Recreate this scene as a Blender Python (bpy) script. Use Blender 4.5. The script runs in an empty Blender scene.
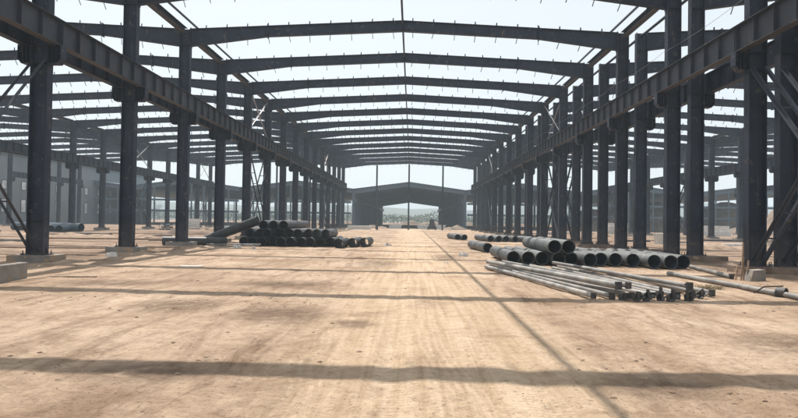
import bpy, math, random
import numpy as np
from mathutils import Vector, Matrix, noise

rnd = random.Random(7)
S = bpy.context.scene
C = S.collection

# ------------------------------------------------------------------ materials
def mat(name, rough=0.6, metal=0.0):
    m = bpy.data.materials.new(name); m.use_nodes = True
    nt = m.node_tree; b = nt.nodes['Principled BSDF']
    b.inputs['Roughness'].default_value = rough
    b.inputs['Metallic'].default_value = metal
    return m, nt, b

def N(nt, t, **kw):
    n = nt.nodes.new(t)
    for k, v in kw.items(): setattr(n, k, v)
    return n

def noisy(name, c1, c2, scale=3.0, rough=0.6, metal=0.0, detail=6, bump=0.0, bscale=40, spots=None, lo=.35, hi=.65, var=.13):
    m, nt, b = mat(name, rough, metal)
    L = nt.links.new
    tc = N(nt, 'ShaderNodeNewGeometry')
    n1 = N(nt, 'ShaderNodeTexNoise'); n1.inputs['Scale'].default_value = scale; n1.inputs['Detail'].default_value = detail
    L(tc.outputs['Position'], n1.inputs['Vector'])
    r = N(nt, 'ShaderNodeValToRGB')
    r.color_ramp.elements[0].position = lo; r.color_ramp.elements[0].color = (*c1, 1)
    r.color_ramp.elements[1].position = hi; r.color_ramp.elements[1].color = (*c2, 1)
    L(n1.outputs['Fac'], r.inputs['Fac'])
    out = r.outputs['Color']
    if spots:
        n2 = N(nt, 'ShaderNodeTexNoise'); n2.inputs['Scale'].default_value = spots[1]; n2.inputs['Detail'].default_value = 8
        L(tc.outputs['Position'], n2.inputs['Vector'])
        r2 = N(nt, 'ShaderNodeValToRGB'); r2.color_ramp.elements[0].position = spots[2]; r2.color_ramp.elements[1].position = spots[2] + .06
        L(n2.outputs['Fac'], r2.inputs['Fac'])
        mx = N(nt, 'ShaderNodeMix', data_type='RGBA')
        L(r2.outputs['Color'], mx.inputs[0]); L(out, mx.inputs[6]); mx.inputs[7].default_value = (*spots[0], 1)
        out = mx.outputs[2]
    oi = N(nt, 'ShaderNodeObjectInfo'); vr = N(nt, 'ShaderNodeMapRange'); vr.inputs['To Min'].default_value = 1 - var; vr.inputs['To Max'].default_value = 1 + var
    L(oi.outputs['Random'], vr.inputs['Value']); vm = N(nt, 'ShaderNodeVectorMath', operation='SCALE'); L(out, vm.inputs[0]); L(vr.outputs['Result'], vm.inputs['Scale'])
    L(vm.outputs[0], b.inputs['Base Color'])
    # roughness variation
    mr = N(nt, 'ShaderNodeMapRange'); mr.inputs['To Min'].default_value = max(0, rough - .12); mr.inputs['To Max'].default_value = min(1, rough + .15)
    L(n1.outputs['Fac'], mr.inputs['Value']); L(mr.outputs['Result'], b.inputs['Roughness'])
    if bump:
        n3 = N(nt, 'ShaderNodeTexNoise'); n3.inputs['Scale'].default_value = bscale; n3.inputs['Detail'].default_value = 5
        L(tc.outputs['Position'], n3.inputs['Vector'])
        bp = N(nt, 'ShaderNodeBump'); bp.inputs['Strength'].default_value = bump; bp.inputs['Distance'].default_value = .02
        L(n3.outputs['Fac'], bp.inputs['Height']); L(bp.outputs['Normal'], b.inputs['Normal'])
    return m

M = {}
M['steel'] = steel_paint = noisy('steel_paint', (.014, .020, .037), (.026, .034, .055), 1.3, .55, 0, var=.2, spots=((.075, .068, .066), 4, .62))
def dusty(m, spec=.22):
    nt = m.node_tree; b = nt.nodes['Principled BSDF']; L = nt.links.new; b.inputs['Specular IOR Level'].default_value = spec
    src = b.inputs['Base Color'].links[0].from_socket
    g = N(nt, 'ShaderNodeNewGeometry'); sp = N(nt, 'ShaderNodeSeparateXYZ'); L(g.outputs['Position'], sp.inputs[0])
    mr = N(nt, 'ShaderNodeMapRange'); mr.inputs['From Min'].default_value = .3; mr.inputs['From Max'].default_value = 1.7; mr.inputs['To Min'].default_value = .30; mr.inputs['To Max'].default_value = 0
    L(sp.outputs['Z'], mr.inputs['Value']); n = N(nt, 'ShaderNodeTexNoise'); n.inputs['Scale'].default_value = 4; n.inputs['Detail'].default_value = 8; L(g.outputs['Position'], n.inputs['Vector'])
    mu = N(nt, 'ShaderNodeMath', operation='MULTIPLY'); L(mr.outputs['Result'], mu.inputs[0]); L(n.outputs['Fac'], mu.inputs[1])
    mx = N(nt, 'ShaderNodeMix', data_type='RGBA'); L(mu.outputs[0], mx.inputs[0]); L(src, mx.inputs[6]); mx.inputs[7].default_value = (.34, .25, .18, 1)
    # faint vertical runs
    mp = N(nt, 'ShaderNodeMapping'); mp.inputs['Scale'].default_value = (9, 9, .7); L(g.outputs['Position'], mp.inputs['Vector'])
    n2 = N(nt, 'ShaderNodeTexNoise'); n2.inputs['Scale'].default_value = 1; n2.inputs['Detail'].default_value = 6; L(mp.outputs['Vector'], n2.inputs['Vector'])
    r2 = N(nt, 'ShaderNodeValToRGB'); r2.color_ramp.elements[0].position = .58; r2.color_ramp.elements[1].position = .72; L(n2.outputs['Fac'], r2.inputs['Fac'])
    m3 = N(nt, 'ShaderNodeMath', operation='MULTIPLY'); L(r2.outputs['Color'], m3.inputs[0]); m3.inputs[1].default_value = .35
    mx2 = N(nt, 'ShaderNodeMix', data_type='RGBA'); L(m3.outputs[0], mx2.inputs[0]); L(mx.outputs[2], mx2.inputs[6]); mx2.inputs[7].default_value = (.10, .085, .08, 1)
    L(mx2.outputs[2], b.inputs['Base Color'])
dusty(steel_paint)
M['girder'] = noisy('girder_paint', (.022, .027, .042), (.037, .043, .060), 1.1, .6, 0, spots=((.09, .068, .058), 3.5, .66))
M['brown_grey'] = noisy('brown_grey_paint', (.030, .029, .034), (.060, .052, .052), 2.5, .7, 0, spots=((.05, .047, .055), 3, .52))  # brown-grey for lower girder flanges, tie undersides and the loader
M['pale_lit'] = noisy('pale_lit_angle', (.20, .20, .21), (.34, .33, .33), 3, .5, 0)  # plain pale steel on loose angles; sunlit tone painted on the upper bracing
M['concrete'] = noisy('concrete', (.17, .155, .14), (.28, .255, .225), 2.2, .9, 0, bump=.4, bscale=30, spots=((.33, .24, .16), 2.5, .55))
M['dirtycon'] = noisy('earthy_concrete', (.13, .085, .06), (.24, .17, .125), 2.0, .95, 0, bump=.5, bscale=20, spots=((.36, .25, .17), 3, .58))
M['pipe'] = noisy('pipe_green_grey', (.045, .050, .052), (.095, .099, .096), 1.6, .55, 0, var=.3, spots=((.30, .23, .165), 4, .64))
M['pipein'] = noisy('pipe_lining', (.030, .040, .060), (.055, .065, .09), 2, .6)
M['pipeblk'] = noisy('pipe_black', (.012, .013, .015), (.034, .034, .035), 1.8, .5, 0, var=.45, spots=((.22, .20, .17), 3, .65))
M['pipeblue'] = noisy('pipe_dark_blue', (.035, .06, .085), (.07, .10, .13), 1.8, .45, 0)
M['tube'] = noisy('pale_tube', (.15, .14, .13), (.30, .28, .255), 2.2, .55, 0, var=.3, spots=((.30, .19, .12), 5, .64))
M['dark'] = noisy('dark_bracket', (.025, .024, .026), (.07, .06, .055), 6, .6)
M['wood'] = noisy('old_timber', (.20, .13, .085), (.38, .27, .19), 5, .85)
M['white'] = noisy('pale_debris', (.55, .53, .5), (.78, .76, .72), 4, .8)
M['clad'] = noisy('wall_sheet', (.17, .195, .215), (.23, .255, .275), .15, .6)
M['roof2'] = noisy('far_haze_tinted_sheet', (.055, .085, .115), (.078, .112, .145), .2, .6)  # blue-grey lifted so the colour carries part of the distance haze
M['glass'] = noisy('window_opening', (.45, .49, .52), (.75, .78, .8), .6, .2, var=.3)
M['soil'] = noisy('loose_soil', (.17, .11, .072), (.36, .25, .17), 1.5, .95, 0, bump=.7, bscale=9)
M['bank'] = noisy('brown_bank', (.13, .085, .06), (.27, .185, .13), .5, .95, 0, spots=((.08, .085, .05), .7, .6), bump=.8, bscale=1.5)
M['leaf'] = noisy('leaves', (.045, .07, .03), (.09, .12, .055), .6, .7)
M['bark'] = noisy('bark', (.09, .065, .045), (.16, .12, .09), 3, .9)
M['brick'] = noisy('brick_far', (.26, .11, .075), (.36, .17, .12), .6, .9)
M['hill'] = noisy('hill_scrub', (.05, .07, .045), (.10, .11, .075), .012, .95)
M['rope'] = noisy('rope', (.15, .145, .14), (.25, .24, .23), 9, .8)
M['weed'] = noisy('dry_weed', (.16, .14, .07), (.26, .21, .11), 3, .9)

def dirt_material():
    m, nt, b = mat('dirt_ground', .95)
    L = nt.links.new
    b.inputs['Specular IOR Level'].default_value = .15
    g = N(nt, 'ShaderNodeNewGeometry')
    def noise_(scale, detail, rough=.55, vec=None, dist=0):
        n = N(nt, 'ShaderNodeTexNoise'); n.inputs['Scale'].default_value = scale; n.inputs['Detail'].default_value = detail
        n.inputs['Roughness'].default_value = rough; n.inputs['Distortion'].default_value = dist
        L(vec or g.outputs['Position'], n.inputs['Vector']); return n.outputs['Fac']
    def ramp(f, stops):
        r = N(nt, 'ShaderNodeValToRGB'); e = r.color_ramp.elements
        while len(e) < len(stops): e.new(.5)
        for i, (p, c) in enumerate(stops): e[i].position = p; e[i].color = (*c, 1)
        L(f, r.inputs['Fac']); return r.outputs['Color']
    def mix(f, a, bb, mode='MIX'):
        x = N(nt, 'ShaderNodeMix', data_type='RGBA', blend_type=mode)
        if isinstance(f, float): x.inputs[0].default_value = f
        else: L(f, x.inputs[0])
        for v, k in ((a, 6), (bb, 7)):
            if isinstance(v, tuple): x.inputs[k].default_value = (*v, 1)
            else: L(v, x.inputs[k])
        return x.outputs[2]
    def mapped(rz, sc):
        mp = N(nt, 'ShaderNodeMapping'); mp.inputs['Rotation'].default_value = (0, 0, rz); mp.inputs['Scale'].default_value = sc
        L(g.outputs['Position'], mp.inputs['Vector']); return mp.outputs['Vector']
    base = ramp(noise_(.28, 9, .62), [(.34, (.33, .225, .15)), (.50, (.47, .34, .242)), (.66, (.575, .435, .32))])
    fine = ramp(noise_(4.5, 14, .78), [(.34, (.60, .55, .51)), (.44, (.93, .92, .91)), (.54, (1.03, 1.03, 1.03)), (.68, (1.18, 1.17, 1.16))])
    col = mix(1.0, base, fine, 'MULTIPLY')
    # drag and wheel marks running with the traffic, two slightly different headings
    sv = mapped(math.radians(-7), (2.3, .34, 1))
    st = ramp(noise_(.9, 9, .68, sv, .9), [(.34, (.40, .34, .29)), (.43, (.78, .75, .72)), (.50, (1.0, 1.0, 1.0)), (.66, (1.14, 1.14, 1.13))])
    col = mix(.62, col, st, 'MULTIPLY')
    sv2 = mapped(math.radians(11), (3.0, .5, 1))
    st2 = ramp(noise_(.8, 8, .66, sv2, 1.2), [(.36, (.50, .43, .37)), (.45, (.96, .95, .95)), (.7, (1.08, 1.08, 1.08))])
    col = mix(.45, col, st2, 'MULTIPLY')
    # the packed vehicle track down the middle, yellower and smoother
    sep = N(nt, 'ShaderNodeSeparateXYZ'); L(g.outputs['Position'], sep.inputs[0])
    def math_(op, a, bb=None, c=None):
        x = N(nt, 'ShaderNodeMath', operation=op)
        for i, v in enumerate((a, bb, c)):
            if v is None: continue
            if isinstance(v, (int, float)): x.inputs[i].default_value = v
            else: L(v, x.inputs[i])
        return x.outputs[0]
    wob = math_('MULTIPLY', math_('SUBTRACT', noise_(.09, 3), .5), 2.4)
    xx = math_('ADD', math_('ADD', sep.outputs['X'], wob), math_('MULTIPLY', sep.outputs['Y'], .004))
    def band(cx, hw, soft):
        d = math_('ABSOLUTE', math_('SUBTRACT', xx, cx))
        r = N(nt, 'ShaderNodeMapRange', interpolation_type='SMOOTHSTEP')
        r.inputs['From Min'].default_value = hw; r.inputs['From Max'].default_value = hw + soft
        r.inputs['To Min'].default_value = 1; r.inputs['To Max'].default_value = 0
        L(d, r.inputs['Value']); return r.outputs['Result']
    tv = mapped(math.radians(1.5), (9, .22, 1))
    tl = noise_(1.0, 5, .6, tv, .25)
    lane = ramp(tl, [(.34, (.50, .36, .23)), (.50, (.64, .475, .325)), (.66, (.71, .545, .39))])
    col = mix(math_('MULTIPLY', band(.35, 1.0, 1.5), .72), col, mix(.8, lane, mix(1.0, lane, fine, 'MULTIPLY')))
    col = mix(math_('MULTIPLY', band(-.75, .06, .16), math_('MULTIPLY', noise_(.5, 4), .7)), col, (.42, .285, .18))
    col = mix(math_('MULTIPLY', band(1.45, .06, .2), math_('MULTIPLY', noise_(.6, 4), .6)), col, (.42, .285, .18))
    col = mix(math_('MULTIPLY', band(3.3, .10, .3), math_('MULTIPLY', noise_(.45, 4), .7)), col, (.40, .275, .18))
    # tread prints in the near part of the lane
    sn = math_('SINE', math_('MULTIPLY', math_('ADD', xx, math_('MULTIPLY', sep.outputs['Y'], .03)), 58.0))
    ys_ = N(nt, 'ShaderNodeMapRange'); ys_.inputs['From Min'].default_value = 12; ys_.inputs['From Max'].default_value = 8.5; L(sep.outputs['Y'], ys_.inputs['Value'])
    tr = math_('MULTIPLY', math_('MULTIPLY', math_('ADD', band(.42, .20, .08), band(-1.25, .16, .08)), math_('GREATER_THAN', sn, .1)), math_('MULTIPLY', ys_.outputs['Result'], noise_(1.6, 5)))
    col = mix(math_('MULTIPLY', tr, .5), col, (.36, .25, .155))
    # gravel speckle, unevenly spread
    clump = ramp(noise_(.7, 6, .65), [(.42, (.10, .10, .10)), (.60, (1, 1, 1))])
    g1 = ramp(noise_(16, 7, .8), [(.575, (0, 0, 0)), (.64, (1, 1, 1))])
    col = mix(math_('MULTIPLY', math_('MULTIPLY', N_rgb(nt, g1), N_rgb(nt, clump)), .55), col, (.23, .16, .11))
    g2 = ramp(noise_(23, 6, .78, None, .3), [(.60, (0, 0, 0)), (.66, (1, 1, 1))])
    col = mix(math_('MULTIPLY', N_rgb(nt, g2), .35), col, (.70, .60, .50))
    # darker turned-over soil: scattered patches, then the ones seen in fixed places
    pt = ramp(noise_(.6, 10, .7, None, .6), [(.53, (0, 0, 0)), (.64, (1, 1, 1))])
    col = mix(math_('MULTIPLY', N_rgb(nt, pt), .55), col, (.25, .16, .10))
    brk = ramp(noise_(2.6, 10, .74, None, .5), [(.40, (0, 0, 0)), (.58, (1, 1, 1))])
    acc = None
    for (cx, cy, rx, ry) in ((-2.3, 11.3, .9, 1.0), (-2.75, 6.9, .8, .5), (2.5, 6.7, .7, .5), (-.9, 10.4, .35, .5), (-4.4, 12.2, .9, 1.0), (-5.3, 5.7, .9, .5), (9, 17.6, 1.0, .6), (-3.4, 16.5, 1.2, 1.0),
                             (3.4, 20.4, .8, 1.0), (-1.3, 25, .8, 2.5), (1.6, 30, .8, 3), (5.6, 9.2, 1.1, .9), (7.2, 8.2, .9, .7), (-7.6, 16.0, 1.4, 1.0), (-13.0, 25.0, 2.6, 3.0), (-13, 32, 2.6, 3.4), (12.2, 25, 2.2, 4.5), (12.2, 34, 2.2, 5)):
        ddx = math_('DIVIDE', math_('SUBTRACT', sep.outputs['X'], cx), rx); ddy = math_('DIVIDE', math_('SUBTRACT', sep.outputs['Y'], cy), ry)
        q = math_('SQRT', math_('ADD', math_('MULTIPLY', ddx, ddx), math_('MULTIPLY', ddy, ddy)))
        mr = N(nt, 'ShaderNodeMapRange', interpolation_type='SMOOTHSTEP'); mr.inputs['From Min'].default_value = .2; mr.inputs['From Max'].default_value = 1.5
        mr.inputs['To Min'].default_value = 1; mr.inputs['To Max'].default_value = 0; L(q, mr.inputs['Value'])
        acc = mr.outputs['Result'] if acc is None else math_('MAXIMUM', acc, mr.outputs['Result'])
    # churned brown soil out in the side bays
    side = N(nt, 'ShaderNodeMapRange', interpolation_type='SMOOTHSTEP'); side.inputs['From Min'].default_value = 11.3; side.inputs['From Max'].default_value = 14.5
    L(math_('ADD', math_('ABSOLUTE', math_('ADD', sep.outputs['X'], .6)), math_('MULTIPLY', wob, 1.2)), side.inputs['Value'])
    churn = ramp(noise_(.45, 10, .72, mapped(0, (.45, 1.6, 1)), .5), [(.38, (.13, .085, .06)), (.50, (.26, .175, .125)), (.62, (.44, .32, .235))])
    col = mix(math_('MULTIPLY', side.outputs['Result'], .9), col, churn)
    spot = math_('MULTIPLY', acc, N_rgb(nt, brk))
    col = mix(math_('MULTIPLY', spot, .8), col, (.22, .145, .10))
    L(col, b.inputs['Base Color'])
    # bump: grains, clods, tyre lugs
    h1 = noise_(7, 10, .72); h2 = noise_(.9, 9, .68, sv, .9); h3 = noise_(28, 4, .6)
    wv = N(nt, 'ShaderNodeTexWave', wave_type='BANDS', bands_direction='Y'); wv.inputs['Scale'].default_value = 3.4
    wv.inputs['Distortion'].default_value = 1.5; L(g.outputs['Position'], wv.inputs['Vector'])
    lug = math_('MULTIPLY', wv.outputs['Fac'], math_('ADD', band(-.30, .14, .05), band(1.15, .14, .05)))
    h = math_('ADD', math_('MULTIPLY', h1, 1.0), math_('MULTIPLY', h2, 1.3))
    h = math_('ADD', h, math_('MULTIPLY', h3, .12)); h = math_('SUBTRACT', math_('ADD', h, math_('MULTIPLY', spot, .8)), math_('MULTIPLY', tr, .35)); h = math_('ADD', h, math_('MULTIPLY', N_rgb(nt, g1), .18)); h = math_('ADD', h, math_('MULTIPLY', lug, .10))
    bp = N(nt, 'ShaderNodeBump'); bp.inputs['Strength'].default_value = .8; bp.inputs['Distance'].default_value = .10
    L(h, bp.inputs['Height']); L(bp.outputs['Normal'], b.inputs['Normal'])
    return m
def N_rgb(nt, c):
    x = N(nt, 'ShaderNodeRGBToBW'); nt.links.new(c, x.inputs[0]); return x.outputs[0]
M['dirt'] = dirt_material()

# ------------------------------------------------------------------ mesh builder
class MB:
    def __init__(s): s.v = []; s.f = []; s.m = []; s.sm = []
    def add(s, vs, fs, m=0, smooth=False):
        o = len(s.v); s.v += [tuple(p) for p in vs]
        for f in fs: s.f.append([o + i for i in f]); s.m.append(m); s.sm.append(smooth)
    def box(s, x0, x1, y0, y1, z0, z1, m=0):
        s.add([(x0,y0,z0),(x1,y0,z0),(x1,y1,z0),(x0,y1,z0),(x0,y0,z1),(x1,y0,z1),(x1,y1,z1),(x0,y1,z1)],
              [(0,3,2,1),(4,5,6,7),(0,1,5,4),(1,2,6,5),(2,3,7,6),(3,0,4,7)], m)
    def bar(s, p, q, w, h, up=(0,0,1), m=0):
        p = Vector(p); q = Vector(q); d = (q - p).normalized(); u = Vector(up)
        r = d.cross(u)
        if r.length < 1e-4: r = d.cross(Vector((1,0,0)))
        r.normalize(); u = r.cross(d).normalized()
        vs = [a + r * sx * w / 2 + u * sz * h / 2 for a in (p, q) for sx, sz in ((-1,-1),(1,-1),(1,1),(-1,1))]
        s.add(vs, [(0,1,2,3),(7,6,5,4),(0,4,5,1),(1,5,6,2),(2,6,7,3),(3,7,4,0)], m)
    def angle(s, p, q, w, t=.012, up=(0,0,1), m=0):
        # an L section: two legs meeting at the heel
        p = Vector(p); q = Vector(q); d = (q - p).normalized(); u = Vector(up)
        r = d.cross(u)
        if r.length < 1e-4: r = d.cross(Vector((1,0,0)))
        r.normalize(); u = r.cross(d).normalized()
        prof = [(0,0),(w,0),(w,t),(t,t),(t,w),(0,w)]
        n = 6; vs = [a + r * (x - w/2) + u * (z - w/2) for a in (p, q) for x, z in prof]
        fs = [(i, (i+1) % n, n + (i+1) % n, n + i) for i in range(n)]
        fs += [(3,2,1,0),(5,4,3,0),(6,7,8,9),(6,9,10,11)]
        s.add(vs, fs, m)
    def tube(s, p, q, r, n=20, wall=None, m=0, mi=None, smooth=True, r2=None):
        p = Vector(p); q = Vector(q); d = (q - p).normalized()
        a = d.cross(Vector((0,0,1)))
        if a.length < 1e-4: a = d.cross(Vector((1,0,0)))
        a.normalize(); b = a.cross(d)
        r2 = r if r2 is None else r2
        def ring(c, rr): return [c + a * rr * math.cos(2*math.pi*i/n) + b * rr * math.sin(2*math.pi*i/n) for i in range(n)]
        if wall is None:
            s.add(ring(p, r) + ring(q, r2), [(i, (i+1) % n, n + (i+1) % n, n + i) for i in range(n)], m, smooth)
            s.add(ring(p, r), [tuple(range(n))[::-1]], m); s.add(ring(q, r2), [tuple(range(n))], m)
        else:
            mi = m if mi is None else mi
            s.add(ring(p, r) + ring(q, r), [(i, (i+1) % n, n + (i+1) % n, n + i) for i in range(n)], m, smooth)
            s.add(ring(p, r-wall) + ring(q, r-wall), [(i, n + i, n + (i+1) % n, (i+1) % n) for i in range(n)], mi, smooth)
            for c in (p, q):
                s.add(ring(c, r) + ring(c, r-wall), [(i, (i+1) % n, n + (i+1) % n, n + i) for i in range(n)], m)
    def prism_xz(s, pts, y0, y1, m=0):
        n = len(pts)
        s.add([(x, y0, z) for x, z in pts] + [(x, y1, z) for x, z in pts],
              [tuple(range(n)), tuple(range(2*n-1, n-1, -1))] + [(i, n + i, n + (i+1) % n, (i+1) % n) for i in range(n)], m)
    def mesh(s, name, mats):
        me = bpy.data.meshes.new(name); me.from_pydata(s.v, [], s.f)
        for m in mats: me.materials.append(m)
        me.polygons.foreach_set('material_index', s.m); me.polygons.foreach_set('use_smooth', s.sm)
        me.update(); return me

def link(name, data, parent=None, loc=(0,0,0), rot=(0,0,0)):
    o = bpy.data.objects.new(name, data); C.objects.link(o); o.location = loc; o.rotation_euler = rot
    if parent: o.parent = parent
    return o
def tag(o, label, cat, group=None, kind=None):
    if label: o['label'] = label
    if cat: o['category'] = cat
    if group: o['group'] = group
    o['kind'] = kind or 'thing'
    return o
def structure(o): o['kind'] = 'structure'; return o
ORD = ['zeroth','first','second','third','fourth','fifth','sixth','seventh','eighth','ninth','tenth','eleventh','twelfth',
       'thirteenth','fourteenth','fifteenth','sixteenth','seventeenth','eighteenth']

# ------------------------------------------------------------------ the frame: dimensions in metres
D = 7.0; Y0 = 1.085                       # frame n stands at Y0 + n*D
def fy(n): return Y0 + n * D
def bay(n, nb): return f'{ORD[n-nb+1]} bay back' if n >= nb else f'unseen {ORD[nb-n]}'
NMAX = 17
EAVE, RIDGE = 12.22, 12.80
CR0, CR1 = 7.50, 8.38                     # crane girder bottom and top
FT = .30                                  # footing top
XL3, XL2, XL1, XR1, XR2, XR3, XR4 = -62.2, -37.6, -12.85, 11.52, 12.55, 35.6, 59.6
OFF = .57                                 # girder centre from column centre

# --- column parts (origin at footing top)
def hshaft(h, dx=.60, wy=.36, t=.024):
    b = MB(); y = wy/2
    b.box(-dx/2, -dx/2+t, -y, y, 0, h); b.box(dx/2-t, dx/2, -y, y, 0, h)
    b.box(-dx/2+t, dx/2-t, -.008, .008, 0, h)
    for z in (1.2, CR0-FT-.62, CR0-FT-.03, EAVE-FT-.95):      # stiffeners between the flanges
        if z < h:
            b.box(-dx/2+t, dx/2-t, -y+.01, -.008, z, z+.016); b.box(-dx/2+t, dx/2-t, .008, y-.01, z, z+.016)
    return b.mesh('shaft', [M['steel']])
def baseplate():
    b = MB(); b.box(-.42, .42, -.30, .30, 0, .035)
    for sx in (-.36, .36):
        for sy in (-.23, 0, .23):
            b.tube((sx, sy, .035), (sx, sy, .07), .035, 6, smooth=False); b.tube((sx, sy, .07), (sx, sy, .16), .016, 6)
    for s in (-1, 1):                                          # gusset ribs
        b.prism_xz([(s*.30, .035), (s*.41, .035), (s*.30, .30)], -.01, .01)
    return b.mesh('base_plate', [M['steel']])
def corbel(s):
    b = MB(); z1 = CR0 - FT; x0, x1 = s*.30, s*.74
    pts = [(x0, z1-.62), (x1-s*.12, z1-.62), (x1, z1-.46), (x1, z1-.03), (x0, z1-.03)]
    if s < 0: pts = pts[::-1]
    b.prism_xz(pts, -.012, .012)
    xa, xb = min(x0, x1), max(x0, x1)
    b.box(xa, xb, -.19, .19, z1-.03, z1)                       # top flange
    b.box(min(x0, x1-s*.12), max(x0, x1-s*.12), -.18, .18, z1-.64, z1-.621); b.bar((x1-s*.12, 0, z1-.635), (x1+s*.008, 0, z1-.47), .36, .02); b.box(min(x1, x1+s*.016), max(x1, x1+s*.016), -.18, .18, z1-.47, z1-.031)
    for q in (s*(OFF-.1), s*OFF):
        b.box(min(q-.008, q+.008), max(q-.008, q+.008), -.17, -.012, z1-.61, z1-.031)
        b.box(min(q-.008, q+.008), max(q-.008, q+.008), .012, .17, z1-.61, z1-.031)
    return b.mesh('corbel', [M['steel']])
ME_shaft = hshaft(EAVE - FT); ME_base = baseplate(); ME_corb = {-1: corbel(-1), 1: corbel(1)}
def footing(hx0, hx1, m):
    b = MB(); b.box(hx0, hx1, -.62, .62, -.12, FT)
    return b.mesh('footing', [M[m]])
ME_foot = footing(-.68, .68, 'concrete'); ME_footp = footing(-.62, 2.2, 'dirtycon')
for me in (ME_foot, ME_footp):
    pass

ROWS = {   # name: x, which sides carry corbels, first frame, wording, footing
 'L1': (XL1, (-1, 1), 1, 'row left of the dirt track', 3),
 'R1': (XR1, (-1,),   1, 'inner line of the double right row', 3),
 'R2': (XR2, (1,),    1, 'outer line of the double right row', 3),
 'L2': (XL2, (-1, 1), 8, 'second row out on the left', 9),
 'R3': (XR3, (-1, 1), 8, 'second row out on the right', 9),
 'L3': (XL3, (1,),   14, 'third row out on the left', 14),
 'R4': (XR4, (-1,),  14, 'third row out on the right', 14),
}
for key, (x, sides, n0, words, nv) in ROWS.items():
    for n in range(n0, NMAX + 1):
        k = n - n0 + 1
        where = 'hidden nearest' if n < nv else ORD[n - nv + 1]
        pos = f'{where} from the camera' if n >= nv else f'outside the frame, {ORD[nv-n]}'
        t = link('steel_column', None, None, (x, fy(n), FT))
        tag(t, f'dark steel column, {words}, {pos}', 'column', 'steel columns of the hall frame')
        link('shaft', ME_shaft, t); link('base_plate', ME_base, t)
        for s in sides: link('corbel', ME_corb[s], t)
        if key == 'R2': continue
        f = link('concrete_footing', ME_footp if key == 'R1' else ME_foot, None, (x, fy(n), 0))
        tag(f, f'low concrete footing, {"double row on the right" if key=="R1" else words}, {pos}', 'footing', 'concrete column footings')

# --- crane girders, one per bay and side
def girder(kind):
    b = MB(); L = D - .02; h = CR1 - CR0
    b.box(-.17, .17, 0, L, h-.022, h); b.box(-.15, .15, 0, L, 0, .022, 1); b.box(-.007, .007, 0, L, .022, h-.022)
    ns = 6 if kind == 0 else 6
    for i in range(ns + 1):
        y = .04 + (L - .08) * i / ns
        for s in (-1, 1):
            b.box(min(s*.007, s*.135), max(s*.007, s*.135), y-.008, y+.008, .022, h-.022)
    return b
gb = girder(0)
ME_gird = gb.mesh('crane_girder', [M['girder'], M['brown_grey']])
ME_gird2 = gb.mesh('crane_girder', [M['steel'], M['steel']])
GROUPS = [('L1', 1, 'track side of the left row'), ('L1', -1, 'outer side of the left row'), ('R1', -1, 'track side of the right row'),
          ('R2', 1, 'outer side of the double row on the right'), ('L2', 1, 'near side of the second row on the left'), ('L2', -1, 'far side of the second row on the left'),
          ('R3', -1, 'near side of the second row on the right'), ('R3', 1, 'far side of the second row on the right'),
          ('L3', 1, 'third row out on the left'), ('R4', -1, 'third row out on the right')]
for key, s, words in GROUPS:
    x, sides, n0, _, nv = ROWS[key]
    for n in range(n0, NMAX):
        me = ME_gird if (key, s) in (('L1', 1), ('R1', -1)) else ME_gird2
        g = link('crane_girder', me, None, (x + s*OFF, fy(n) + .01, CR0))
        tag(g, f'stiffened crane girder, {words}, {bay(n, max(n0, 2))}', 'girder', 'crane girders on the column corbels')

# --- eave ties along the column tops, thin eave rails
def tie_mesh():
    b = MB(); y0, y1 = .19, D - .19
    b.box(-.17, .17, y0, y1, -.016, 0, 0); b.box(-.17, .17, y0, y1, -.30, -.284, 1); b.box(-.006, .006, y0, y1, -.284, -.016)
    return b.mesh('eave_beam', [M['steel'], M['brown_grey']])
ME_tie = tie_mesh()
b = MB(); b.tube((0, .0, -.16), (0, D, -.16), .075, 10); ME_tietube = b.mesh('eave_tube', [M['steel']])
b = MB(); b.bar((0, 0, .06), (0, D, .06), .07, .10); ME_rail = b.mesh('eave_purlin', [M['steel']])
for key in ('L1', 'R1', 'R2', 'L2', 'R3'):
    x, sides, n0, _, nv = ROWS[key]
    for n in range(max(n0, 2), NMAX):
        nm = 'tubular' if key == 'R2' else 'I-section'
        rowname = {'L1': 'left row', 'R1': 'right row, track side', 'R2': 'right double row, outer line', 'L2': 'second left row', 'R3': 'second right row'}[key]
        if key == 'R2': o = link('eave_tube', ME_tietube, None, (x, fy(n), EAVE))
        else: o = link('eave_beam', ME_tie, None, (x, fy(n), EAVE))
        tag(o, f'{nm} eave tie, {rowname}, {bay(n, max(n0, 3))}', 'eave tie', 'eave ties along the column tops')
        if key in ('L1', 'R1'):
            sx = 1 if key == 'L1' else -1
            r = link('eave_purlin', ME_rail, None, (x + sx*.62, fy(n), EAVE + .035))
            tag(r, f'thin eave purlin beside the {rowname}, {bay(n, 3)}', 'purlin', 'thin eave purlins')

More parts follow.
